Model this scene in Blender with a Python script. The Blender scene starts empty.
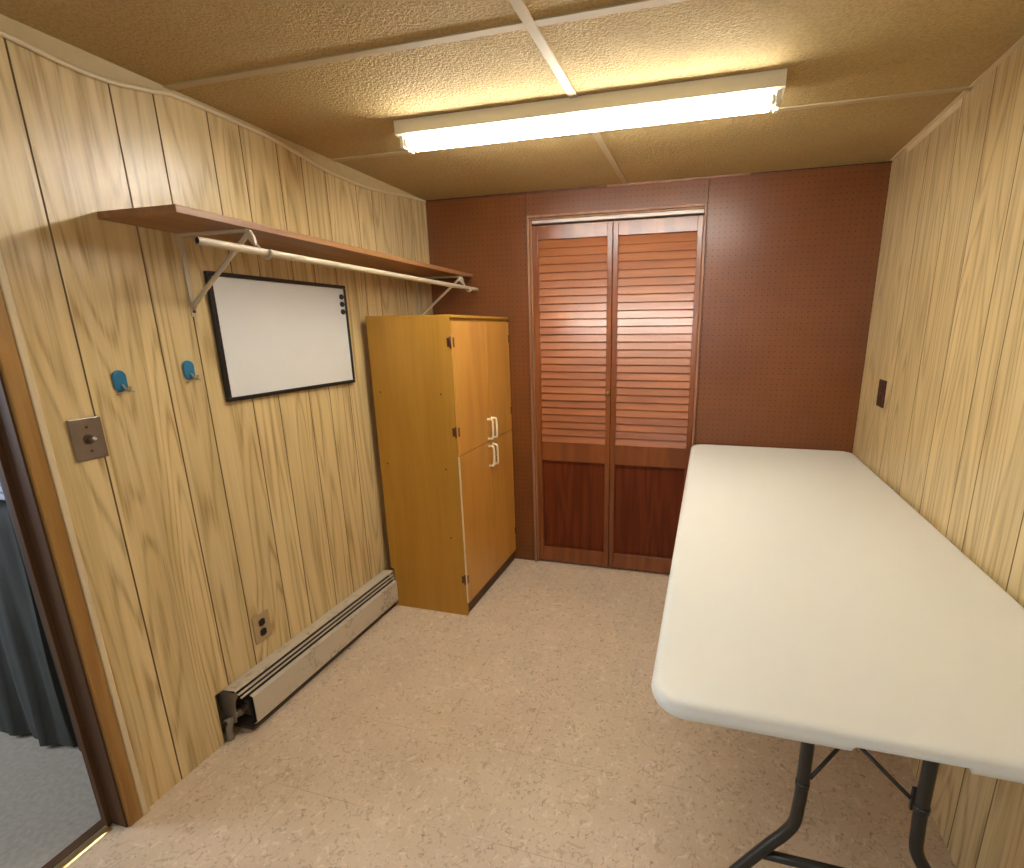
import bpy, bmesh, math, random
from mathutils import Vector, Matrix
random.seed(4)
S = bpy.context.scene
COL = S.collection
PI = math.pi

# ---------------------------------------------------------------- camera
yaw, pitch, roll = 0.27731, 0.25268, -0.01002
cyw, syw, cp, sp = math.cos(yaw), math.sin(yaw), math.cos(pitch), math.sin(pitch)
fw = Vector((-syw*cp, cyw*cp, -sp)); rt = Vector((cyw, syw, 0)); up = rt.cross(fw)
cr, sr = math.cos(roll), math.sin(roll)
R_ = cr*rt + sr*up; U_ = -sr*rt + cr*up
cam_d = bpy.data.cameras.new('camera'); cam = bpy.data.objects.new('camera', cam_d); COL.objects.link(cam)
M = Matrix((R_, U_, -fw)).transposed().to_4x4(); M.translation = Vector((1.47651, -0.03769, 1.32623))
cam.matrix_world = M
cam_d.sensor_width = 36; cam_d.sensor_fit = 'HORIZONTAL'; cam_d.lens = 513.22/1024*36
cam_d.shift_x = (512-561.98)/1024; cam_d.shift_y = (460.25-434)/1024
cam_d.clip_start = 0.02
S.camera = cam

# ---------------------------------------------------------------- world, light, exposure
w = bpy.data.worlds.new('world'); S.world = w; w.use_nodes = True
w.node_tree.nodes['Background'].inputs[0].default_value = (0.62, 0.74, 1.0, 1)
w.node_tree.nodes['Background'].inputs[1].default_value = 0.5
def area(name, loc, rot, sx, sy, power, col):
    d = bpy.data.lights.new(name, 'AREA'); d.shape = 'RECTANGLE'; d.size = sx; d.size_y = sy
    d.energy = power; d.color = col
    o = bpy.data.objects.new(name, d); COL.objects.link(o); o.location = loc; o.rotation_euler = rot
    return o
area('hall_daylight', (-2.17, -0.1, 1.3), (0, -PI/2, 0), 0.9, 1.0, 13, (0.80, 0.88, 1.0))     # window of the next room
area('room_fill_light', (1.1, -1.37, 1.45), (PI/2, 0, 0), 1.1, 0.6, 3, (0.92, 0.97, 1.0))   # fill light added behind the camera, set in an unseen window
TUBE_STRENGTH = 19.0
TUBE_COLOR = (1.0, 0.985, 0.955)
S.view_settings.view_transform = 'Standard'; S.view_settings.look = 'None'
S.view_settings.gamma = 1; S.view_settings.use_curve_mapping = False
S.view_settings.exposure = 1.8
S.cycles.use_denoising = True
S.cycles.max_bounces = 10; S.cycles.diffuse_bounces = 7

# ---------------------------------------------------------------- materials
class NT:
    def __init__(s, name):
        s.m = bpy.data.materials.new(name); s.m.use_nodes = True; s.t = s.m.node_tree
        s.b = s.t.nodes['Principled BSDF']
    def n(s, typ, **kw):
        x = s.t.nodes.new(typ)
        for k, v in kw.items(): setattr(x, k, v)
        return x
    def l(s, a, b): s.t.links.new(a, b)
    def val(s, sock, v):
        if hasattr(v, 'is_output'): s.l(v, sock)
        else: sock.default_value = v
    def math(s, op, a, b=None, c=None):
        x = s.n('ShaderNodeMath', operation=op); s.val(x.inputs[0], a)
        if b is not None: s.val(x.inputs[1], b)
        if c is not None: s.val(x.inputs[2], c)
        return x.outputs[0]
    def sep(s, v):
        x = s.n('ShaderNodeSeparateXYZ'); s.l(v, x.inputs[0]); return x.outputs
    def comb(s, a, b, c):
        x = s.n('ShaderNodeCombineXYZ')
        for i, v in enumerate((a, b, c)): s.val(x.inputs[i], v)
        return x.outputs[0]
    def pos(s): return s.n('ShaderNodeTexCoord').outputs['Object']
    def noise(s, vec, scale, detail=3, rough=.55, dist=0):
        x = s.n('ShaderNodeTexNoise'); s.l(vec, x.inputs['Vector'])
        x.inputs['Scale'].default_value = scale; x.inputs['Detail'].default_value = detail
        x.inputs['Roughness'].default_value = rough; x.inputs['Distortion'].default_value = dist
        return x.outputs['Fac']
    def ramp(s, f, stops):
        x = s.n('ShaderNodeValToRGB'); s.l(f, x.inputs[0]); e = x.color_ramp.elements
        while len(e) < len(stops): e.new(.5)
        for el, (p, c) in zip(e, stops):
            el.position = p; el.color = (*c, 1) if len(c) == 3 else c
        return x.outputs[0]
    def mix(s, f, a, b, mode='MIX'):
        x = s.n('ShaderNodeMix', data_type='RGBA', blend_type=mode)
        s.val(x.inputs[0], f)
        for i, v in ((6, a), (7, b)):
            if hasattr(v, 'is_output'): s.l(v, x.inputs[i])
            else: x.inputs[i].default_value = (*v, 1)
        return x.outputs[2]
    def bump(s, h, strength=.3, dist=.002):
        x = s.n('ShaderNodeBump'); x.inputs['Strength'].default_value = strength
        x.inputs['Distance'].default_value = dist; s.l(h, x.inputs['Height'])
        s.l(x.outputs[0], s.b.inputs['Normal'])
    def fin(s, col=None, rough=.5, metal=0, spec=.5):
        if col is not None:
            if hasattr(col, 'is_output'): s.l(col, s.b.inputs['Base Color'])
            else: s.b.inputs['Base Color'].default_value = (*col, 1)
        s.val(s.b.inputs['Roughness'], rough); s.b.inputs['Metallic'].default_value = metal
        s.b.inputs['Specular IOR Level'].default_value = spec
        return s.m

def plain(name, col, rough=.5, metal=0, var=.12, scale=14, spec=.5, bump=0):
    """paint / plastic / metal with slight procedural unevenness"""
    t = NT(name); p = t.pos(); f = t.noise(p, scale, 4)
    c = t.mix(f, tuple(x*(1-var) for x in col), tuple(min(1, x*(1+var)) for x in col))
    if bump: t.bump(t.noise(p, scale*12, 3), bump, .001)
    return t.fin(c, rough, metal, spec)

def panel_mat():
    t = NT('printed_wood_panelling'); o = t.sep(t.pos())
    a = t.n('ShaderNodeAttribute', attribute_name='plank').outputs['Fac']
    off = t.math('MULTIPLY', a, 37.0)
    # cathedral figure: contour lines of a slow noise stretched along the height
    v = t.comb(off, t.math('MULTIPLY', o[1], 7.5), t.math('ADD', t.math('MULTIPLY', o[2], .7), off))
    n1 = t.noise(v, 1.0, 1.5, .45, .25)
    ring = t.math('SINE', t.math('MULTIPLY', n1, 78.0))
    ring = t.math('POWER', t.math('MULTIPLY_ADD', ring, .5, .5), 3.6)
    # fine pores / streaks
    v2 = t.comb(off, t.math('MULTIPLY', o[1], 150.0), t.math('MULTIPLY', o[2], 3.6))
    st = t.noise(v2, 1.0, 5, .65)
    v3 = t.comb(off, t.math('MULTIPLY', o[1], 26.0), t.math('MULTIPLY', o[2], .9))
    md = t.noise(v3, 1.0, 3, .6)
    base = t.ramp(md, [(.30, (.51, .38, .165)), (.5, (.64, .485, .225)), (.72, (.71, .555, .28))])
    dark = (.34, .215, .075)
    mask = t.n('ShaderNodeMapRange'); t.l(st, mask.inputs[0]); mask.inputs[1].default_value = .3; mask.inputs[2].default_value = .62
    f = t.math('MULTIPLY', t.math('MULTIPLY', ring, t.math('MULTIPLY_ADD', mask.outputs[0], .6, .4)), .85)
    c = t.mix(f, base, dark)
    c = t.mix(t.math('MULTIPLY', t.math('SUBTRACT', 1.0, mask.outputs[0]), .45), c, (.76, .62, .37))
    tone = t.math('MULTIPLY_ADD', t.math('FRACT', t.math('MULTIPLY', a, 7.31)), .14, .92)
    c = t.mix(1.0, c, t.comb(tone, tone, tone), 'MULTIPLY')
    t.bump(st, .06, .001)
    return t.fin(c, t.math('MULTIPLY_ADD', st, .14, .27), 0, .55)

def pegboard_mat():
    t = NT('brown_pegboard'); p = t.pos(); o = t.sep(p)
    fx = t.math('SUBTRACT', t.math('FRACT', t.math('DIVIDE', o[0], .0254)), .5)
    fz = t.math('SUBTRACT', t.math('FRACT', t.math('DIVIDE', o[2], .0254)), .5)
    d = t.math('SQRT', t.math('ADD', t.math('MULTIPLY', fx, fx), t.math('MULTIPLY', fz, fz)))
    hole = t.n('ShaderNodeMapRange'); t.l(d, hole.inputs[0])
    hole.inputs[1].default_value = .10; hole.inputs[2].default_value = .14
    hole.inputs[3].default_value = 1; hole.inputs[4].default_value = 0
    n = t.noise(p, 3.5, 5); n2 = t.noise(p, 240, 2)
    c = t.ramp(n, [(.3, (.135, .038, .006)), (.7, (.18, .055, .010))])
    c = t.mix(t.math('MULTIPLY', n2, .25), c, (.24, .085, .025))
    c = t.mix(t.math('MULTIPLY', hole.outputs[0], .75), c, (.03, .010, .005))
    h = t.math('SUBTRACT', t.math('MULTIPLY', n2, .25), hole.outputs[0])
    t.bump(h, .35, .0015)
    return t.fin(c, .33, 0, .5)

def ceiling_mat():
    t = NT('textured_ceiling_tile'); p = t.pos()
    a = t.noise(p, 125, 3, .55, .5); b = t.noise(p, 2.2, 3)
    c = t.ramp(b, [(.3, (.45, .325, .138)), (.7, (.50, .37, .165))])
    pit = t.ramp(a, [(.40, (.86, .83, .77)), (.56, (1, 1, 1))])  # pits darkened in the colour to deepen the shading of the relief
    c = t.mix(1.0, c, pit, 'MULTIPLY')
    t.bump(a, .85, .006)
    return t.fin(c, .85, 0, .2)

def vinyl_mat():
    t = NT('flecked_vinyl_tile'); p = t.pos(); o = t.sep(p)
    b = t.noise(p, 5, 3)
    c = t.ramp(b, [(.3, (.62, .49, .345)), (.7, (.70, .56, .40))])
    w1 = t.noise(p, 42, 3, .6, 1.6)
    c = t.mix(t.math('MULTIPLY', t.ramp(w1, [(.56, (0, 0, 0)), (.63, (1, 1, 1))]), .55), c, (.40, .28, .165))
    w2 = t.noise(t.comb(t.math('ADD', o[0], 7.3), o[1], o[2]), 36, 3, .6, 1.4)
    c = t.mix(t.math('MULTIPLY', t.ramp(w2, [(.56, (0, 0, 0)), (.66, (1, 1, 1))]), .5), c, (.84, .73, .57))
    w3 = t.noise(t.comb(o[0], t.math('ADD', o[1], 3.1), o[2]), 60, 2, .5, .8)
    c = t.mix(t.math('MULTIPLY', t.ramp(w3, [(.66, (0, 0, 0)), (.72, (1, 1, 1))]), .5), c, (.14, .085, .045))
    def seam(x, off, pitch):
        f = t.math('ABSOLUTE', t.math('SUBTRACT', t.math('FRACT', t.math('DIVIDE', t.math('SUBTRACT', x, off), pitch)), .5))
        r = t.n('ShaderNodeMapRange'); t.l(f, r.inputs[0]); r.inputs[1].default_value = .4955; r.inputs[2].default_value = .4985
        return r.outputs[0]
    s = t.math('MAXIMUM', seam(o[0], 1.564-.3, .3), seam(o[1], .938, .2995))
    patch = t.ramp(t.noise(p, 3.3, 2), [(.42, (0, 0, 0)), (.6, (1, 1, 1))])
    c = t.mix(t.math('MULTIPLY', t.math('MULTIPLY', s, patch), .5), c, (.24, .16, .09))
    t.bump(t.noise(p, 30, 2), .05, .001)
    return t.fin(c, .42, 0, .4)

def wood(name, c1, c2, axis=2, rough=.4, fine=160, spec=.5, ring=30, bump=.08, coat=0):
    """stained wood, grain along the given axis"""
    t = NT(name); o = t.sep(t.pos())
    sc = [fine, fine, fine]; sc[axis] = fine/45
    v = t.comb(*[t.math('MULTIPLY', o[i], sc[i]) for i in range(3)])
    st = t.noise(v, 1, 4, .6)
    sl = [9, 9, 9]; sl[axis] = .9
    v2 = t.comb(*[t.math('MULTIPLY', o[i], sl[i]) for i in range(3)])
    rg = t.math('MULTIPLY_ADD', t.math('SINE', t.math('MULTIPLY', t.noise(v2, 1, 2), ring)), .5, .5)
    f = t.math('ADD', t.math('MULTIPLY', st, .6), t.math('MULTIPLY', rg, .3))
    c = t.ramp(f, [(.2, c1), (.7, c2)])
    if bump: t.bump(st, bump, .001)
    if coat:
        t.b.inputs['Coat Weight'].default_value = coat; t.b.inputs['Coat Roughness'].default_value = .22
    return t.fin(c, rough, 0, spec)

def worn_paint(name, col, wear, thr=.62, rough=.45):
    t = NT(name); p = t.pos(); f = t.noise(p, 9, 6, .65); g = t.noise(p, 60, 4, .7)
    m = t.math('MULTIPLY', t.ramp(f, [(thr-.1, (0, 0, 0)), (thr, (1, 1, 1))]), t.ramp(g, [(.45, (0, 0, 0)), (.6, (1, 1, 1))]))
    c = t.mix(t.math('MULTIPLY', m, .7), col, wear)
    return t.fin(c, rough, 0, .4)

M_panel = panel_mat(); M_peg = pegboard_mat(); M_ceil = ceiling_mat(); M_floor = vinyl_mat()
M_groove = plain('dark_groove_paint', (.21, .135, .06), .6)
M_bar = plain('aged_cream_ceiling_bar', (.46, .36, .20), .6, var=.06)
M_bead = plain('cream_bead_moulding', (.68, .56, .35), .4, var=.06)
M_strip = plain('pale_wall_strip', (.52, .40, .20), .5, var=.15, scale=25)
M_shelf = wood('reddish_brown_shelf_wood', (.22, .095, .030), (.36, .18, .070), 1, .42)
M_rod = plain('cream_painted_steel', (.50, .42, .29), .4, var=.05)
M_white = plain('dry_erase_surface', (.75, .77, .76), .16, var=.015, scale=3)
M_black = plain('black_plastic', (.012, .011, .011), .35)
M_blue = plain('blue_adhesive_pad', (.015, .16, .30), .4)
M_clear = plain('smoky_clear_plastic', (.36, .30, .20), .15)
M_plate = plain('brushed_brown_metal_plate', (.24, .185, .135), .38, .55, var=.2, scale=30)
M_brownpl = plain('dark_brown_bakelite', (.055, .022, .012), .35)
M_beige = plain('tan_outlet_plate', (.40, .29, .15), .4)
M_dark = plain('dark_recess', (.012, .009, .007), .7)  # painted shade inside rod and heater, plain colour of the outlet sockets
M_heat = worn_paint('worn_cream_heater_enamel', (.62, .54, .41), (.27, .20, .13), .60)
M_metal = plain('dull_grey_metal', (.30, .27, .22), .4, .6, var=.25, scale=25)
M_fins = plain('dusty_heater_fins', (.12, .09, .065), .7, .3, var=.4, scale=40)
M_cab = wood('ochre_stained_plywood', (.42, .205, .022), (.50, .255, .032), 2, .42, 120, .4, 14, .04)
M_cabdoor = wood('honey_varnished_plywood', (.54, .25, .040), (.66, .33, .060), 2, .33, 120, .5, 16, .03)
M_cabedge = plain('pale_raw_door_edge', (.78, .62, .38), .5)
M_cabkick = plain('scuffed_toe_kick', (.11, .05, .022), .6, var=.4)
M_ivory = plain('ivory_plastic_pull', (.83, .72, .48), .3, var=.03)
M_hinge = plain('brown_hinge_metal', (.11, .040, .018), .45, .4)
M_door = wood('red_brown_varnished_fir', (.165, .040, .007), (.26, .074, .014), 2, .30, 130, .5, 22, .05, .35)
M_louv = wood('red_brown_louvre_wood', (.28, .082, .020), (.40, .132, .036), 0, .38, 130, .5, 20, .04, .45)
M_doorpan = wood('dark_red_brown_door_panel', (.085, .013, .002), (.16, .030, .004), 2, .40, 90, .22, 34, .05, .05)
M_casing = wood('brown_closet_casing', (.24, .10, .045), (.36, .17, .085), 2, .38)
M_silver = plain('silver_door_track', (.50, .42, .36), .5, .5, var=.04)
M_oak = wood('orange_stained_casing', (.28, .14, .033), (.40, .22, .06), 2, .38)
M_jamb = wood('dark_brown_door_jamb', (.10, .050, .026), (.13, .07, .035), 2, .6, spec=.15)
M_brass = plain('brass_threshold_metal', (.85, .62, .30), .28, .9, var=.05)
M_table = plain('white_moulded_plastic', (.785, .795, .735), .42, var=.012, scale=5, spec=.4, bump=.06)
M_leg = plain('grey_powder_coated_steel', (.040, .037, .031), .38, .3)
M_lamp = plain('cream_enamel_steel', (.74, .68, .52), .35, var=.03)
M_carpet = plain('beige_grey_carpet', (.46, .42, .35), .95, var=.3, scale=70, bump=.6)
M_blanket = plain('dark_grey_cloth', (.045, .048, .042), .9, var=.35, scale=9, bump=.4)
M_cloth = plain('pale_blue_cloth', (.55, .62, .72), .85, var=.1)
M_hall = wood('dark_walnut_panelling', (.035, .022, .014), (.06, .038, .024), 2, .6)
M_plaster = plain('dim_tan_wall_paint', (.36, .27, .16), .8)
t_ = NT('lit_fluorescent_tube'); t_.fin((.9, .9, .85), .4)
t_.b.inputs['Emission Color'].default_value = (*TUBE_COLOR, 1); t_.b.inputs['Emission Strength'].default_value = TUBE_STRENGTH
M_tube = t_.m

# ---------------------------------------------------------------- mesh helpers
def box(bm, x0, x1, y0, y1, z0, z1, mi=0, rot=None, pivot=None):
    vs = [bm.verts.new((x, y, z)) for x in (x0, x1) for y in (y0, y1) for z in (z0, z1)]
    for q in ((0,1,3,2), (4,6,7,5), (0,4,5,1), (2,3,7,6), (0,2,6,4), (1,5,7,3)):
        f = bm.faces.new([vs[i] for i in q]); f.material_index = mi
    if rot:
        bmesh.ops.rotate(bm, verts=vs, cent=pivot or Vector(((x0+x1)/2, (y0+y1)/2, (z0+z1)/2)), matrix=rot)
    return vs
def prism(bm, pts, axis, a, b, mi=0):
    """extrude a 2-D outline (the two other axes in xyz order) along axis from a to b"""
    def v(p, t):
        c = list(p); c.insert(axis, t); return bm.verts.new(c)
    A = [v(p, a) for p in pts]; B = [v(p, b) for p in pts]; n = len(pts)
    for q in (A, B[::-1]):
        bm.faces.new(q).material_index = mi
    for i in range(n):
        bm.faces.new((A[i], B[i], B[(i+1) % n], A[(i+1) % n])).material_index = mi
def tube(bm, pts, r, seg=10, mi=0, caps=True):
    pts = [Vector(p) for p in pts]; rings = []
    nrm = None
    for i, p in enumerate(pts):
        a = pts[max(0, i-1)]; b = pts[min(len(pts)-1, i+1)]; d = (b-a).normalized()
        if nrm is None:
            nrm = d.orthogonal().normalized()
        else:
            nrm = (nrm - d*nrm.dot(d)).normalized()
        bn = d.cross(nrm); rr = r[i] if isinstance(r, (list, tuple)) else r
        rings.append([bm.verts.new(p + rr*(math.cos(2*PI*k/seg)*nrm + math.sin(2*PI*k/seg)*bn)) for k in range(seg)])
    for A, B in zip(rings, rings[1:]):
        for k in range(seg):
            f = bm.faces.new((A[k], A[(k+1) % seg], B[(k+1) % seg], B[k])); f.smooth = True; f.material_index = mi
    if caps:
        for q in (rings[0][::-1], rings[-1]): bm.faces.new(q).material_index = mi
def smooth_path(pts, n=6):
    """Catmull-Rom through the points"""
    P = [Vector(p) for p in pts]; P = [P[0]] + P + [P[-1]]; out = []
    for i in range(1, len(P)-2):
        for k in range(n):
            t = k/n; a, b, c, d = P[i-1:i+3]
            out.append(.5*((2*b) + (c-a)*t + (2*a-5*b+4*c-d)*t*t + (-a+3*b-3*c+d)*t**3))
    out.append(P[-2]); return out
def new(): return bmesh.new()
def obj(name, bm, mats, parent=None, bevel=0, seg=2, smooth=False):
    bmesh.ops.recalc_face_normals(bm, faces=bm.faces)
    me = bpy.data.meshes.new(name); bm.to_mesh(me); bm.free()
    for m in (mats if isinstance(mats, (list, tuple)) else [mats]): me.materials.append(m)
    o = bpy.data.objects.new(name, me); COL.objects.link(o)
    if smooth:
        for p in me.polygons: p.use_smooth = True
    if bevel:
        b = o.modifiers.new('bevel', 'BEVEL'); b.width = bevel; b.segments = seg; b.limit_method = 'ANGLE'; b.angle_limit = .6
    if parent:
        o.parent = parent
        if parent.type == 'EMPTY': o.matrix_parent_inverse = Matrix.Translation(-parent.location)
    return o
def tag(o, label=None, cat=None, group=None, kind=None):
    for k, v in (('label', label), ('category', cat), ('group', group), ('kind', kind)):
        if v: o[k] = v
    return o
def thing(name, loc, label, cat, group=None, kind=None):
    o = bpy.data.objects.new(name, None); COL.objects.link(o); o.location = loc; o.empty_display_size = .1
    return tag(o, label, cat, group, kind)
def struct(name, bm, mats, bevel=0, label=None):
    o = obj(name, bm, mats, None, bevel); o['kind'] = 'structure'
    if label: o['label'] = label
    return o
def copy_tree(o, parent=None, delta=None):
    c = o.copy(); COL.objects.link(c)
    if parent is not None: c.parent = parent
    elif delta is not None: c.location = o.location + delta
    for ch in list(o.children): copy_tree(ch, c)
    return c

# ---------------------------------------------------------------- room
W, D, H = 2.149, 2.587, 1.9745
YF = -1.35                       # wall behind the camera
YJ = 0.727                       # edge of the doorway in the left wall
def panel_wall(name, x, sgn, cuts, y0, y1, z1, niche=None, thick=.09):
    """sheet panelling with recessed dark grooves; sgn = direction of the room"""
    bm = new(); lay = bm.faces.layers.float.new('plank'); g = .0022
    def q(pts, mi, a=0):
        f = bm.faces.new([bm.verts.new(p) for p in pts]); f.material_index = mi; f[lay] = a
    cuts = sorted(c for c in cuts if y0 < c < y1)
    edges = [y0] + cuts + [y1]
    def strip(a, b, za, zb, r):
        q([(x, a, za), (x, b, za), (x, b, zb), (x, a, zb)], 0, r)
    for i in range(len(edges)-1):
        a, b = edges[i] + (g if i else 0), edges[i+1] - (g if i < len(edges)-2 else 0); r = random.random()
        ys = [a, b]
        if niche:
            n0, n1, nz = niche
            for e in (n0, n1):
                if a < e < b: ys.append(e)
            ys.sort()
        for c, d in zip(ys, ys[1:]):
            lo = niche[2] if niche and c >= niche[0]-1e-6 and d <= niche[1]+1e-6 else 0
            strip(c, d, lo, z1, r)
    for c in cuts:
        lo = niche[2] if niche and niche[0] < c < niche[1] else 0
        xi = x - sgn*.0025
        q([(x, c-g, lo), (xi, c, lo), (xi, c, z1), (x, c-g, z1)], 1)
        q([(xi, c, lo), (x, c+g, lo), (x, c+g, z1), (xi, c, z1)], 1)
    # body of the wall behind the sheet
    xb = x - sgn*thick
    def body(xa, ya, yb, za, zb, mi):
        box(bm, min(xa, xb), max(xa, xb), ya, yb, za, zb, mi)
    xi = x - sgn*.003
    if niche:
        n0, n1, nz = niche
        body(xi, y0, n0, 0, z1, 2); body(xi, n0, n1, nz, z1, 2); body(xi, n1, y1, 0, z1, 2)
        body(x - sgn*.055, n0, n1, 0, nz, 1)
    else: body(xi, y0, y1, 0, z1, 2)
    return struct(name, bm, [M_panel, M_groove, M_plaster])
cl = [.7655, .871, 1.070, 1.183, 1.342, 1.452, 1.600, 1.712, 1.835, 2.018, 2.125, 2.343, 2.451]
panel_wall('wall_left', 0, 1, cl, YJ, D, H+.03, (1.018, 1.955, .184))
crr = [-1.2, -1.0, -.79, -.68, -.5, -.39, -.2, -.09, .12, .23, .42, .53, .74, .85, 1.118, 1.237, 1.456, 1.556, 1.754, 1.945, 2.18]
panel_wall('wall_right', W, -1, crr, YF, D, H+.03)
# left wall on the near side of the doorway, and above it
DY0, DH = -.12, 1.90
bm = new()
box(bm, -.093, 0, YF, DY0, 0, H+.03); box(bm, -.093, 0, DY0, YJ, DH, H+.03)
struct('wall_left_near', bm, M_plaster)
# back wall of brown pegboard, left piece / over the door / right piece with real joints
DX0, DX1, DZ = .574, 1.415, 1.853
bm = new(); j = .0012
box(bm, -.09, .557-j, D, D+.012, 0, H+.03)
box(bm, .557+j, DX0, D, D+.012, 0, H+.03)
box(bm, DX0, DX1, D, D+.012, DZ, H+.03)
box(bm, DX1, 1.428-j, D, D+.012, 0, H+.03)
box(bm, 1.428+j, W+.09, D, D+.012, 0, H+.03)
struct('wall_back', bm, M_peg)
bm = new()                        # closet space behind the folding door
box(bm, DX0-.05, DX1+.05, D+.5, D+.52, 0, H+.03); box(bm, DX0-.07, DX0-.05, D+.012, D+.5, 0, H+.03)
box(bm, DX1+.05, DX1+.07, D+.012, D+.5, 0, H+.03)
struct('wall_closet', bm, M_plaster)
# wall behind the camera, with an opening added for the fill light
bm = new()
wx0, wx1, wz0, wz1 = .5, 1.7, 1.12, 1.78
box(bm, -.1, wx0, YF-.1, YF, 0, H+.03); box(bm, wx1, W+.1, YF-.1, YF, 0, H+.03)
box(bm, wx0, wx1, YF-.1, YF, 0, wz0); box(bm, wx0, wx1, YF-.1, YF, wz1, H+.03)
struct('wall_front', bm, M_plaster)
bm = new()
for a, b, c, d in ((wx0, wx1, wz0, wz0+.04), (wx0, wx1, wz1-.04, wz1), (wx0, wx0+.04, wz0, wz1), (wx1-.04, wx1, wz0, wz1), ((wx0+wx1)/2-.02, (wx0+wx1)/2+.02, wz0, wz1)):
    box(bm, a, b, YF-.06, YF-.01, c, d)
struct('added_window_1', bm, M_heat)  # unseen window frame, added around the fill light
# floor, ceiling
bm = new(); box(bm, -.045, W+.1, YF-.1, D+.55, -.05, 0); struct('floor', bm, M_floor)
bm = new(); box(bm, -.1, W+.1, YF-.1, D+.55, H, H+.05); struct('ceiling', bm, M_ceil)
# ceiling grid: flat tee bars
GY = [-.758, -.097, .565, 1.2255, 1.887]; GX = 1.054; b = .0125
bm = new()
for y in GY: box(bm, 0, W, y-b, y+b, H-.004, H)
box(bm, GX-b, GX+b, YF, D, H-.0048, H)
struct('trim_1', bm, M_bar, .001)
# wavy bead under the ceiling on the left wall, paler strip above it
bead = [(.735, 1.940), (.864, 1.936), (.979, 1.926), (1.071, 1.928), (1.175, 1.946), (1.223, 1.957), (1.314, 1.960), (1.495, 1.958), (1.654, 1.948), (1.814, 1.925), (1.977, 1.919), (2.131, 1.924), (2.321, 1.945), (2.45, 1.96), (2.58, 1.967)]
path = smooth_path([(.006, y, z) for y, z in bead], 5)
bm = new(); tube(bm, path, .0065, 8)
struct('trim_2', bm, M_bead)
bm = new()
for p, q in zip(path, path[1:]):
    vs = [bm.verts.new(c) for c in ((.0035, p.y, p.z), (.0035, q.y, q.z), (.0035, q.y, H), (.0035, p.y, H))]; bm.faces.new(vs)
bmesh.ops.remove_doubles(bm, verts=bm.verts, dist=1e-5)
bmesh.ops.solidify(bm, geom=bm.faces[:], thickness=.003)
struct('trim_3', bm, M_strip)
# dark shadow gap piece above the pegboard, pale strip to its right, corner mouldings
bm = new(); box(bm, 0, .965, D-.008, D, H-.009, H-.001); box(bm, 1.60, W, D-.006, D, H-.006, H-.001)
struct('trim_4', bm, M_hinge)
bm = new(); box(bm, .965, 1.60, D-.008, D, H-.008, H-.001); struct('trim_5', bm, M_casing)
bm = new(); box(bm, W-.014, W, YF, 2.56, H-.004, H-.0005); box(bm, W-.003, W, 1.95, 2.40, H-.024, H-.004)
struct('trim_6', bm, M_bead)
bm = new(); prism(bm, [(0.0006, D-.005), (.004, D-.005), (.004, D)][::1] + [(0.0006, D)], 2, 0, H); struct('trim_7', bm, M_strip)

# doorway in the left wall: jamb, casing, bead, threshold
bm = new(); box(bm, -.094, .003, YJ-.018, YJ-.0005, 0, DH); box(bm, -.094, .003, DY0, DY0+.018, 0, DH); box(bm, -.094, .003, DY0+.018, YJ-.018, DH-.018, DH)
box(bm, -.062, -.050, YJ-.030, YJ-.018, 0, DH-.018)
struct('door_frame_1', bm, M_jamb, .001)
bm = new(); box(bm, .0005, .012, YJ-.014, YJ+.021, 0, H-.06); box(bm, .0005, .012, DY0-.035, DY0+.010, 0, DH+.01)
struct('trim_8', bm, M_oak, .003)
bm = new(); box(bm, .0005, .014, YJ+.0215, YJ+.036, 0, H-.06); struct('trim_9', bm, M_bead, .003)
bm = new(); prism(bm, [(-.064, 0.0005), (-.060, .004), (-.048, .006), (-.036, .004), (-.032, 0.0005)], 1, DY0+.018, YJ-.031)
struct('trim_10', bm, M_brass)

bm = new(); box(bm, -.0925, -.0645, DY0+.018, YJ-.018, -.0018, .0022); struct('trim_12', bm, M_jamb)

# next room
bm = new(); box(bm, -2.3, -.046, YF-.1, 2.4, -.05, -.002)
struct('floor_hall', bm, M_carpet)
bm = new(); box(bm, -2.3, -.1, YF-.1, 2.4, 2.2, 2.25); struct('ceiling_hall', bm, M_plaster)
bm = new()
box(bm, -.435, -.094, .868, 2.4, -.002, 2.2)                          # boxed-in corner beside the doorway
box(bm, -2.3, -.435, 1.5, 1.6, -.002, 2.2)
box(bm, -.094, -.0925, YJ, .868, -.002, 2.2)
box(bm, -2.3, -2.2, YF-.1, -.6, -.002, 2.2); box(bm, -2.3, -2.2, .4, 2.4, -.002, 2.2)
box(bm, -2.3, -2.2, -.6, .4, -.002, .85); box(bm, -2.3, -2.2, -.6, .4, 1.75, 2.2)
box(bm, -2.3, -.1, YF-.2, YF-.1, -.002, 2.2)
box(bm, -.11, -.094, YF-.1, DY0, -.002, 2.2); box(bm, -.11, -.094, DY0, YJ, DH, 2.2)
struct('wall_hall', bm, M_hall)
# cloth-draped item with its folds
bm = new(); n = 44; x0, x1, y0, zt = -1.30, -.447, .845, .82
rows = []
for kz in range(15):
    z = .012 + (zt-.012)*kz/14; row = []
    for i in range(n+1):
        u = i/n; amp = .012*(1-kz/14*.75)
        dy = -amp*(math.sin(u*31+math.sin(kz*.3)) + .5*math.sin(u*73+1+kz*.15)) - .02*(1-kz/14)
        row.append(bm.verts.new((x0+(x1-x0)*u, y0+.03+dy, z)))
    rows.append(row)
for yy, dz in ((.90, .012), (1.15, .018), (1.40, .006)):
    rows.append([bm.verts.new((x0+(x1-x0)*i/n, yy, zt+dz+.006*math.sin(i*.9+yy*7))) for i in range(n+1)])
rows.append([bm.verts.new((x0+(x1-x0)*i/n, 1.44, .012)) for i in range(n+1)])
for A, B in zip(rows, rows[1:]):
    for i in range(n): f = bm.faces.new((A[i], A[i+1], B[i+1], B[i])); f.smooth = True
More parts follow.
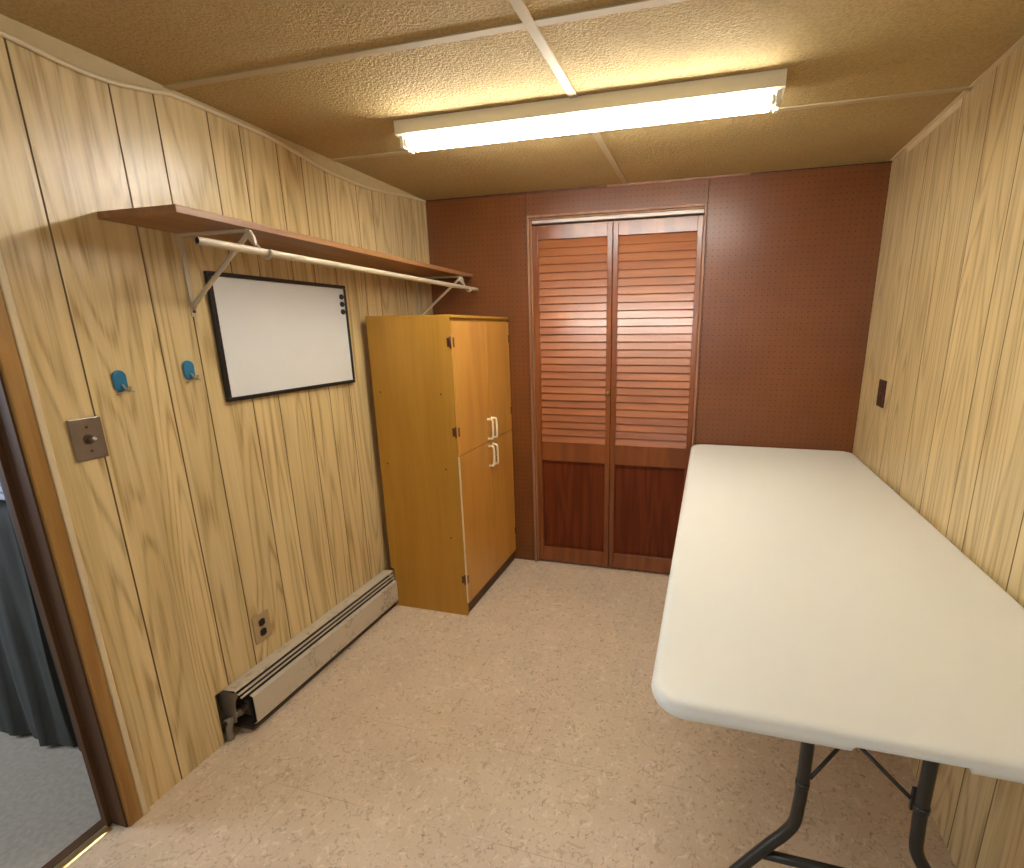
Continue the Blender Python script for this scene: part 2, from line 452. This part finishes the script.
for s in (0, n): bm.faces.new([r[s] for r in rows])
t = thing('draped_chest', (-.87, 1.15, 0), 'chest draped in dark grey cloth standing on the carpet beyond the doorway', 'chest')
obj('cloth_cover', bm, M_blanket, t)
# folded cloth lying on it
bm = new()
for k in range(4):
    box(bm, -.80+.01*k, -.455-.006*k, .90+.004*k, 1.12, .845+k*.022, .865+k*.022)
t = obj('folded_cloth', bm, M_cloth, None, .008, 3)
tag(t, 'pale blue folded cloth on top of the draped chest beyond the doorway', 'cloth')

# ---------------------------------------------------------------- closet: folding louvred door
bm = new(); cw = .012
box(bm, DX0-cw, DX0, D-.014, D-.0005, 0, DZ+cw); box(bm, DX1, DX1+cw, D-.014, D-.0005, 0, DZ+cw)
box(bm, DX0, DX1, D-.014, D-.0005, DZ, DZ+cw)
box(bm, DX0, DX0+.010, D, D+.09, 0, DZ); box(bm, DX1-.001, DX1+.009, D, D+.09, 0, DZ); box(bm, DX0+.010, DX1-.001, D, D+.09, DZ-.008, DZ)
struct('trim_11', bm, M_casing, .002)
door = thing('door_1', (.99, D+.02, 0), 'red-brown louvred bifold closet door in the pegboard wall', 'door', kind='structure')
bm = new(); tz = DZ-.010
box(bm, DX0+.011, DX1-.002, D+.003, D+.006, tz-.015, tz); box(bm, DX0+.011, DX1-.002, D+.030, D+.033, tz-.015, tz); box(bm, DX0+.011, DX1-.002, D+.006, D+.030, tz-.003, tz)
obj('track', bm, M_silver, door)
LT = DZ-.034                       # top of leaves
def leaf(xa, xb, sl, sr_):
    ya, yb = D+.004, D+.032
    bm = new()
    box(bm, xa, xa+sl, ya, yb, .012, LT); box(bm, xb-sr_, xb, ya, yb, .012, LT)
    box(bm, xa+sl, xb-sr_, ya+.001, yb-.001, 1.752, LT)
    box(bm, xa+sl, xb-sr_, ya+.001, yb-.001, .615, .722)
    box(bm, xa+sl, xb-sr_, ya+.001, yb-.001, .012, .100)
    o = obj('door_leaf', bm, M_door, door, .002)
    # louvre slats, tilted, room edge low
    bm = new(); n = 27; z0, z1 = .722, 1.752; pt = (z1-z0)/n
    for i in range(n):
        z = z0 + pt*(i+.5)
        box(bm, xa+sl-.002, xb-sr_+.002, ya+.013-.003, ya+.013+.003, z-.0225, z+.0225, 0, Matrix.Rotation(math.radians(-15), 3, 'X'))
    obj('louver_slats', bm, M_louv, o, .002)
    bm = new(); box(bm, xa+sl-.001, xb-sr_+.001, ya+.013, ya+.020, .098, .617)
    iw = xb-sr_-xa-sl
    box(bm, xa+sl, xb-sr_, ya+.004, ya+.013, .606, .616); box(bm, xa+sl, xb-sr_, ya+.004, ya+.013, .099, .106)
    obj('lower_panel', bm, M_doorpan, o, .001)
    return o
mid = .994
lf = leaf(DX0+.0115, mid-.0015, .028, .026)
rf = leaf(mid+.0015, DX1-.002, .026, .025)
bm = new()
for (r0, r1, a, bb) in ((.006, .006, 0, .012), (.012, .010, .012, .018), (.010, .004, .018, .022)):
    tube(bm, [(.982, D+.004-a, .995), (.982, D+.004-bb, .995)], [r0, r1], 14)
obj('knob', bm, M_oak, lf)

# ---------------------------------------------------------------- ceiling light
FX0, FX1, FY0, FY1 = .457, 1.627, 1.610, 1.708
lt = thing('ceiling_light', ((FX0+FX1)/2, (FY0+FY1)/2, H), 'lit two-tube fluorescent strip light with cream housing under the tiled ceiling', 'ceiling light')
bm = new()
prism(bm, [(FY0, H-.0008), (FY0+.002, H-.040), (FY0+.016, H-.043), (FY1-.016, H-.043), (FY1-.002, H-.040), (FY1, H-.0008)], 0, FX0, FX1)
for x in (FX0+.02, FX1-.02, FX1-.045):
    tube(bm, [(x, FY0, H-.022), (x, FY0-.002, H-.022)], .0035, 8)
obj('housing', bm, M_lamp, lt, .0015)
tz = H-.060
for y in (FY0+.026, FY1-.026):
    bm = new(); tube(bm, [(FX0+.035, y, tz), (FX1-.035, y, tz)], .0125, 16)
    obj('fluorescent_tube', bm, M_tube, lt)
    for s, x in ((1, FX0+.008), (-1, FX1-.008)):
        bm = new()
        box(bm, min(x, x+s*.014), max(x, x+s*.014), y-.012, y+.012, tz-.016, H-.041)
        box(bm, min(x+s*.014, x+s*.0265), max(x+s*.014, x+s*.0265), y-.011, y+.011, tz-.011, tz+.011)
        obj('lamp_holder', bm, M_lamp, lt, .003)

# ---------------------------------------------------------------- shelf, brackets, rod
SZ = 1.597
bm = new(); prism(bm, [(.978, SZ), (D-.002, SZ-.012), (D-.002, SZ+.006), (.978, SZ+.018)], 0, .001, .254)
tag(obj('wall_shelf', bm, M_shelf, None, .0015), 'long reddish-brown wooden shelf board high on the left panelled wall', 'shelf')
RX, RZ = .280, 1.536
bm = new()
o0 = (RX, .995, RZ+.001); o1 = (RX, 2.565, RZ-.012)
tube(bm, [o0, o1], .0098, 16, caps=False); tube(bm, [o1, o0], .0083, 16, caps=False); tube(bm, [(RX, .999, RZ+.001), (RX, 1.0, RZ+.001)], .0086, 16, 1)  # dark disc imitates the shade inside the open rod end
tag(obj('closet_rod', bm, [M_rod, M_dark]), 'cream painted steel hanging rod running below the edge of the wall shelf', 'rod')
def bracket(y, label, dz=0):
    t = thing('shelf_bracket', (0, y, 1.385), label, 'bracket', 'brackets under the wall shelf')
    bm = new()
    prism(bm, [(.0006, 1.40), (.005, 1.40), (.005, 1.588), (.245, 1.588), (.245, 1.5955), (.0006, 1.5955)], 1, y-.008, y+.008)
    obj('angle_arm', bm, M_rod, t, .001)
    bm = new(); tube(bm, [(.004, y, 1.392), (.012, y, 1.405), (.235, y, 1.578), (.244, y, 1.588)], .0062, 8)
    obj('brace', bm, M_rod, t)
    bm = new()
    prism(bm, [(.228, 1.592), (.252, 1.592), (.262, 1.575), (.266, 1.552), (.262, 1.552), (.240, 1.572)], 1, y-.004, y+.004)
    hk = [(.262+.0, y, 1.556)] + [(RX+.0150*math.cos(a), y+.018, RZ+.0150*math.sin(a)) for a in [math.radians(d) for d in (165, 190, 215, 240, 270, 300, 330, 360, 385)]]
    tube(bm, hk, .0042, 8)
    obj('rod_hook', bm, M_rod, t)
    bm = new(); box(bm, .0006, .003, y-.009, y+.009, 1.368, 1.402); tube(bm, [(.003, y, 1.383), (.0055, y, 1.383)], .0045, 10, 1)
    obj('foot_screw', bm, [M_rod, M_hinge], t)
    t.location.z += dz
    return t
bracket(1.186, 'cream shelf bracket beside the top left corner of the whiteboard')
bracket(2.452, 'cream shelf bracket above the cabinet, near the back wall', -.0115)

# ---------------------------------------------------------------- whiteboard and magnets
wb = thing('whiteboard', (0, 1.552, 1.107), 'blank white dry erase board with thin black frame under the shelf', 'whiteboard')
def wbx(y, z, x): return (x, y, z)
Y0, Y1, Z0, Z1 = 1.240, 1.862, 1.107, 1.502; fr = .013
bm = new(); box(bm, .001, .009, Y0+.004, Y1-.004, Z0+.004, Z1-.004); obj('board', bm, M_white, wb)
bm = new()
for a, b_, c, d in ((Y0, Y1, Z0, Z0+fr), (Y0, Y1, Z1-fr, Z1), (Y0, Y0+fr, Z0+fr, Z1-fr), (Y1-.008, Y1, Z0+fr, Z1-fr)):
    box(bm, .0008, .016, a, b_, c, d)
obj('frame', bm, M_black, wb, .002)
for z, wd in ((1.457, 'topmost'), (1.428, 'middle one'), (1.398, 'lowest')):
    bm = new(); tube(bm, [(.0092, 1.835, z), (.015, 1.835, z), (.0175, 1.835, z)], [.0105, .0105, .008], 18)
    tag(obj('magnet', bm, M_black), 'small round black magnet at the right edge of the whiteboard, %s of three' % wd, 'magnet', 'magnets on the whiteboard')

# ---------------------------------------------------------------- adhesive hooks
def hook(y, z, label):
    t = thing('adhesive_hook', (0, y, z), label, 'hook', 'blue hooks on the left wall')
    bm = new(); hw, hh = .0165, .028
    pts = [(y+hw*math.cos(a), z+(hh-hw if math.sin(a) >= 0 else -(hh-hw)) + hw*math.sin(a)) for a in [2*PI*k/24 for k in range(24)]]
    prism(bm, pts, 0, .0006, .006); obj('pad', bm, M_blue, t, .0015)
    bm = new()
    tube(bm, smooth_path([(.006, y+.002, z-.010), (.016, y+.003, z-.022), (.024, y+.004, z-.026), (.026, y+.006, z-.014)], 4), .003, 8)
    tube(bm, smooth_path([(.006, y-.017, z-.034), (.010, y, z-.026), (.010, y+.014, z-.026), (.006, y+.028, z-.031)], 4), .0017, 6)
    obj('prong', bm, M_clear, t)
hook(.944, 1.203, 'blue adhesive wall hook nearer the light switch')
hook(1.136, 1.216, 'blue adhesive wall hook nearer the whiteboard')

# ---------------------------------------------------------------- switch and outlets
sw = thing('light_switch', (0, .843, 1.071), 'brown metal toggle switch plate on the left wall near the doorway', 'light switch')
bm = new(); box(bm, .0006, .006, .807, .879, 1.018, 1.123); obj('plate', bm, M_plate, sw, .003)
bm = new(); tube(bm, [(.006, .843, 1.070), (.0085, .843, 1.070), (.009, .843, 1.070)], [.013, .012, .009], 16); obj('collar', bm, M_brownpl, sw)
bm = new(); tube(bm, [(.007, .845, 1.067), (.022, .846, 1.072)], [.0062, .0045], 10); obj('toggle', bm, M_plate, sw)
for z in (1.100, 1.040):
    bm = new(); tube(bm, [(.0055, .843, z), (.0072, .843, z)], .0032, 10); obj('screw', bm, M_hinge, sw)
def outlet(x, s, y0, y1, z0, z1, mp, mr, label, w_):
    y = (y0+y1)/2; z = (z0+z1)/2
    t = thing('wall_outlet', (x, y, z), label, 'outlet', 'wall outlets')
    def bx(bm, a, b_, *r): box(bm, min(x+s*a, x+s*b_), max(x+s*a, x+s*b_), *r)
    bm = new(); bx(bm, .0006, .005, y0, y1, z0, z1); obj('plate', bm, mp, t, .002)
    for dz in (.019, -.019):
        bm = new(); pts = [(y+max(-.0125, min(.0125, .0165*math.cos(a))), z+dz+.0135*math.sin(a)) for a in [2*PI*k/20 for k in range(20)]]
        prism(bm, pts, 0, x+s*.005, x+s*.0066); obj('receptacle', bm, mr, t)
    bm = new(); tube(bm, [(x+s*.0048, y, z), (x+s*.0062, y, z)], .003, 8); obj('screw', bm, M_metal, t)
outlet(0, 1, 1.192, 1.262, .256, .360, M_beige, M_dark, 'tan outlet plate with dark sockets low on the left wall above the heater', 1)
outlet(W, -1, 2.243, 2.328, 1.006, 1.113, M_brownpl, M_brownpl, 'dark brown outlet on the right panelled wall above the table', 1)

# ---------------------------------------------------------------- baseboard heater
ht = thing('baseboard_heater', (.03, 1.49, 0), 'worn cream baseboard heater along the foot of the left wall', 'heater')
HY0, HY1 = 1.046, 1.937
bm = new(); prism(bm, [(-.048, .012), (-.046, .012), (-.046, .172), (.0, .178), (.0, .180), (-.048, .175)], 1, HY0-.01, HY1); obj('back_plate', bm, M_metal, ht)
bm = new(); prism(bm, [(.0008, .182), (.0008, .1855), (.050, .191), (.0535, .189), (.0535, .184), (.0505, .184), (.0495, .188)], 1, HY0, HY1); obj('top_cover', bm, M_heat, ht, .0008)
bm = new(); prism(bm, [(.050, .1725), (.054, .1705), (.0565, .168), (.0555, .167), (.053, .169), (.0495, .171)], 1, HY0+.008, HY1-.002); obj('damper', bm, M_rod, ht)
bm = new(); prism(bm, [(.055, .158), (.0585, .1565), (.0605, .154), (.0595, .153), (.057, .155), (.0545, .1565)], 1, HY0+.012, HY1-.002); obj('lower_damper', bm, M_rod, ht)
bm = new(); prism(bm, [(.0555, .140), (.069, .134), (.069, .034), (.054, .024), (.053, .026), (.0665, .036), (.0665, .133), (.054, .138)], 1, 1.092, HY1); obj('front_panel', bm, M_heat, ht, .0006)
bm = new()                                      # curved end bracket
pts = [(-.044, .175), (.055, .178), (.055, .165), (.044, .150), (.036, .12), (.034, .085), (.030, .062), (.012, .055), (-.010, .062), (-.022, .09), (-.03, .13)]
prism(bm, pts, 1, HY0+.002, HY0+.006); obj('end_bracket', bm, M_metal, ht, .001)
bm = new(); tube(bm, smooth_path([(.012, HY1-.01, .075), (.012, 1.10, .075), (.012, 1.060, .073), (.010, 1.040, .058), (.008, 1.036, .03), (.008, 1.036, .002)], 5), .011, 12)
tube(bm, [(.012, 1.072, .075), (.012, 1.086, .075)], .0145, 12)
obj('pipe', bm, M_metal, ht)
bm = new()
for k in range(100): 
    y = 1.105+k*.0083; box(bm, -.018, .042, y, y+.0012, .045, .108)
obj('fins', bm, M_fins, ht)
bm = new(); box(bm, -.045, .050, 1.088, HY1, .0005, .012); obj('bottom_plate', bm, M_fins, ht)
bm = new(); box(bm, -.04, .040, 1.098, HY1-.003, .112, .160); box(bm, .038, .048, 1.098, HY1-.003, .02, .150)
obj('shade_block', bm, M_dark, ht)  # near-black block added to imitate the shade behind the heater gaps

# ---------------------------------------------------------------- cabinet
CX0, CX1, CY0, CY1, CH = .040, .4370, 1.940, 2.577, 1.379
cb = thing('cabinet', ((CX0+CX1)/2, (CY0+CY1)/2, 0), 'tall ochre wooden cabinet with ivory pulls in the back left corner', 'cabinet')
bm = new()
KB = .052
prism(bm, [(CX0+.016, 0.0), (CX1-.0, 0.0), (CX1-.0, CH-.008), (CX0, CH-.008), (CX0, .20), (CX0+.016, .20)], 1, CY0, CY0+.018)      # side seen from the room
prism(bm, [(CX0+.016, 0.0), (CX1-.03, 0.0), (CX1-.03, KB), (CX1, KB), (CX1, CH-.008), (CX0, CH-.008), (CX0, .20), (CX0+.016, .20)], 1, CY1-.018, CY1)
box(bm, CX0, CX1+.010, CY0, CY1, CH-.008, CH+.004)
box(bm, CX0+.001, CX0+.007, CY0+.018, CY1-.018, .20, CH-.008)
box(bm, CX0+.007, CX1, CY0+.018, CY1-.018, KB, KB+.018); box(bm, CX0+.007, CX1, CY0+.018, CY1-.018, .77, .788)
box(bm, CX0+.007, CX1-.002, CY0+.018, CY1-.018, CH-.04, CH-.008)
obj('body', bm, M_cab, cb, .0012)
bm = new(); box(bm, CX1-.014, CX1-.004, CY0+.018, CY1-.0, .0005, KB-.004); obj('toe_kick', bm, M_cabkick, cb)
ymid = (CY0+CY1)/2+.020
def cdoor(ya, yb, za, zb, hs, up_):
    xa, xb = CX1+.0008, CX1+.0100
    bm = new(); box(bm, xa, xb, ya, yb, za, zb)
    for f in bm.faces:
        if hs > 0 and all(abs(v.co.y-ya) < 1e-6 for v in f.verts): f.material_index = 1
    d = obj('door', bm, [M_cabdoor, M_cabdoor if up_ else M_cabedge], cb, .0012)
    # bow pull
    hy = (yb-.022) if hs > 0 else (ya+.022)
    hz0, hz1 = (za+.012, za+.108) if up_ else (zb-.122, zb-.022)
    pts = [(xb-.001, hy, hz0), (xb+.018, hy, hz0), (xb+.026, hy, hz0+.010), (xb+.026, hy, hz1-.010), (xb+.018, hy, hz1), (xb-.001, hy, hz1)]
    bm = new(); tube(bm, smooth_path(pts, 3), .0052, 10); tube(bm, [(xb, hy, hz0), (xb+.002, hy, hz0)], .008, 10); tube(bm, [(xb, hy, hz1), (xb+.002, hy, hz1)], .008, 10)
    obj('handle', bm, M_ivory, d)
    # hinges on the outer edge
    yo = ya if hs > 0 else yb
    s = -1 if hs > 0 else 1
    for hz in ((zb-.085, za+.105) if up_ else (za+.120,)):
        bm = new(); tube(bm, [(xa-.001, yo+s*.004, hz-.024), (xa-.001, yo+s*.004, hz+.024)], .0042, 8)
        if hs > 0: box(bm, CX1-.016, CX1-.0, yo-.004, yo-.0018, hz-.018, hz+.018)
        box(bm, xb, xb+.0014, min(yo, yo-s*.012), max(yo, yo-s*.012), hz-.020, hz+.020)
        obj('hinge', bm, M_hinge, d)
DY = CY0+.002
cdoor(DY, ymid-.0012, .786, CH-.022, 1, True);  cdoor(ymid+.0012, CY1-.002, .786, CH-.022, -1, True)
cdoor(DY, ymid-.0012, .068, .782, 1, False); cdoor(ymid+.0012, CY1-.002, .068, .782, -1, False)
for x, z in ((.079, 1.057), (.376, 1.055), (.376, .720), (.080, .729), (.378, .393)):
    bm = new(); tube(bm, [(x, CY0+.001, z), (x, CY0-.0008, z)], .004, 8); obj('screw', bm, M_hinge, cb)

# ---------------------------------------------------------------- folding table
TX0, TX1, TY0, TY1, TT = 1.414, 2.143, .660, 2.576, .756
tb = thing('folding_table', ((TX0+TX1)/2, (TY0+TY1)/2, 0), 'long white plastic folding table on grey tube legs along the right wall', 'table')
def outline(ins, rad, k=10):
    pts = []
    x0, x1, y0, y1 = TX0+ins, TX1-ins, TY0+ins, TY1-ins; r = max(.004, rad-ins)
    for cx, cy, a0 in ((x1-r, y0+r, -90), (x1-r, y1-r, 0), (x0+r, y1-r, 90), (x0+r, y0+r, 180)):
        for i in range(k+1):
            a = math.radians(a0+90*i/k); pts.append((cx+r*math.cos(a), cy+r*math.sin(a)))
    # points along the near edge so that the notch can be raised there
    xs = [TX0+.10+(TX1-TX0-.20)*i/60 for i in range(61)] + [1.706, 1.712, 1.852, 1.858]
    return pts + [(x, TY0+ins) for x in sorted(set(xs))]
bm = new(); rings = []
def zlow(x, y, z):
    if y < TY0+.03 and 1.709 <= x <= 1.855: return max(z, TT-.016)
    return z
for ins, z in ((.020, TT), (.014, TT-.0005), (.0085, TT-.0022), (.0045, TT-.0055), (.0015, TT-.010), (0, TT-.015), (.002, TT-.021), (.005, TT-.027), (.008, TT-.0295), (.014, TT-.030), (.020, TT-.028), (.028, TT-.018)):
    rings.append([bm.verts.new((x, y, zlow(x, y, z))) for x, y in outline(ins, .062)])
n = len(rings[0])
for A, B in zip(rings, rings[1:]):
    for i in range(n): f = bm.faces.new((A[i], B[i], B[(i+1) % n], A[(i+1) % n])); f.smooth = True
bm.faces.new(rings[0]); bm.faces.new(rings[-1][::-1])
obj('tabletop', bm, M_table, tb)
XC = 1.821
def leg_frame(y, ydir):
    """two bowed tubes joined by a top tube and a cross bar"""
    for s in (-1, 1):
        pts = [(XC+s*.1075, y, TT-.036), (XC+s*.1075, y, .60), (XC+s*.1075, y, .40), (XC+s*.109, y, .355), (XC+s*.113, y, .305), (XC+s*.130, y, .268), (XC+s*.155, y, .232), (XC+s*.205, y, .155), (XC+s*.262, y, .062), (XC+s*.285, y, .022)]
        bm = new(); tube(bm, smooth_path(pts, 4), .0128, 14)
        tube(bm, [(XC+s*.1075, y, .40), (XC+s*.1075, y, .415)], .0140, 14)
        lg = obj('leg', bm, M_leg, tb)
        bm = new(); tube(bm, [(XC+s*.2745, y, .040), (XC+s*.292, y, .010), (XC+s*.294, y, .0005)], [.015, .0175, .0165], 14); obj('foot_cap', bm, M_black, lg)
        # folding brace arm running to the middle
        bm = new(); tube(bm, [(XC+s*.092, y+ydir*.010, .415), (XC, y+ydir*.11, .452)], .0042, 8); box(bm, XC+s*.098-.006, XC+s*.098+.006, y+ydir*.012-.004, y+ydir*.012+.004, .39, .44)
        obj('brace', bm, M_leg, tb)
    bm = new(); tube(bm, [(XC, y+ydir*.10, .448), (XC, y+ydir*.50, TT-.030)], .0065, 8)
    box(bm, XC-.02, XC+.02, y+ydir*.50-.02, y+ydir*.50+.02, TT-.034, TT-.022); obj('centre_brace', bm, M_leg, tb)
    bm = new(); tube(bm, [(XC-.168, y, .200), (XC+.168, y, .200)], .0105, 12); obj('cross_bar', bm, M_leg, tb)
    bm = new(); tube(bm, [(XC-.18, y, TT-.036), (XC+.18, y, TT-.036)], .0135, 12); obj('top_bar', bm, M_leg, tb)
leg_frame(.925, 1); leg_frame(2.31, -1)
bm = new()
for x in (TX0+.06, TX1-.09): box(bm, x, x+.03, .76, 2.47, TT-.046, TT-.021)
obj('side_rail', bm, M_leg, tb, .002)
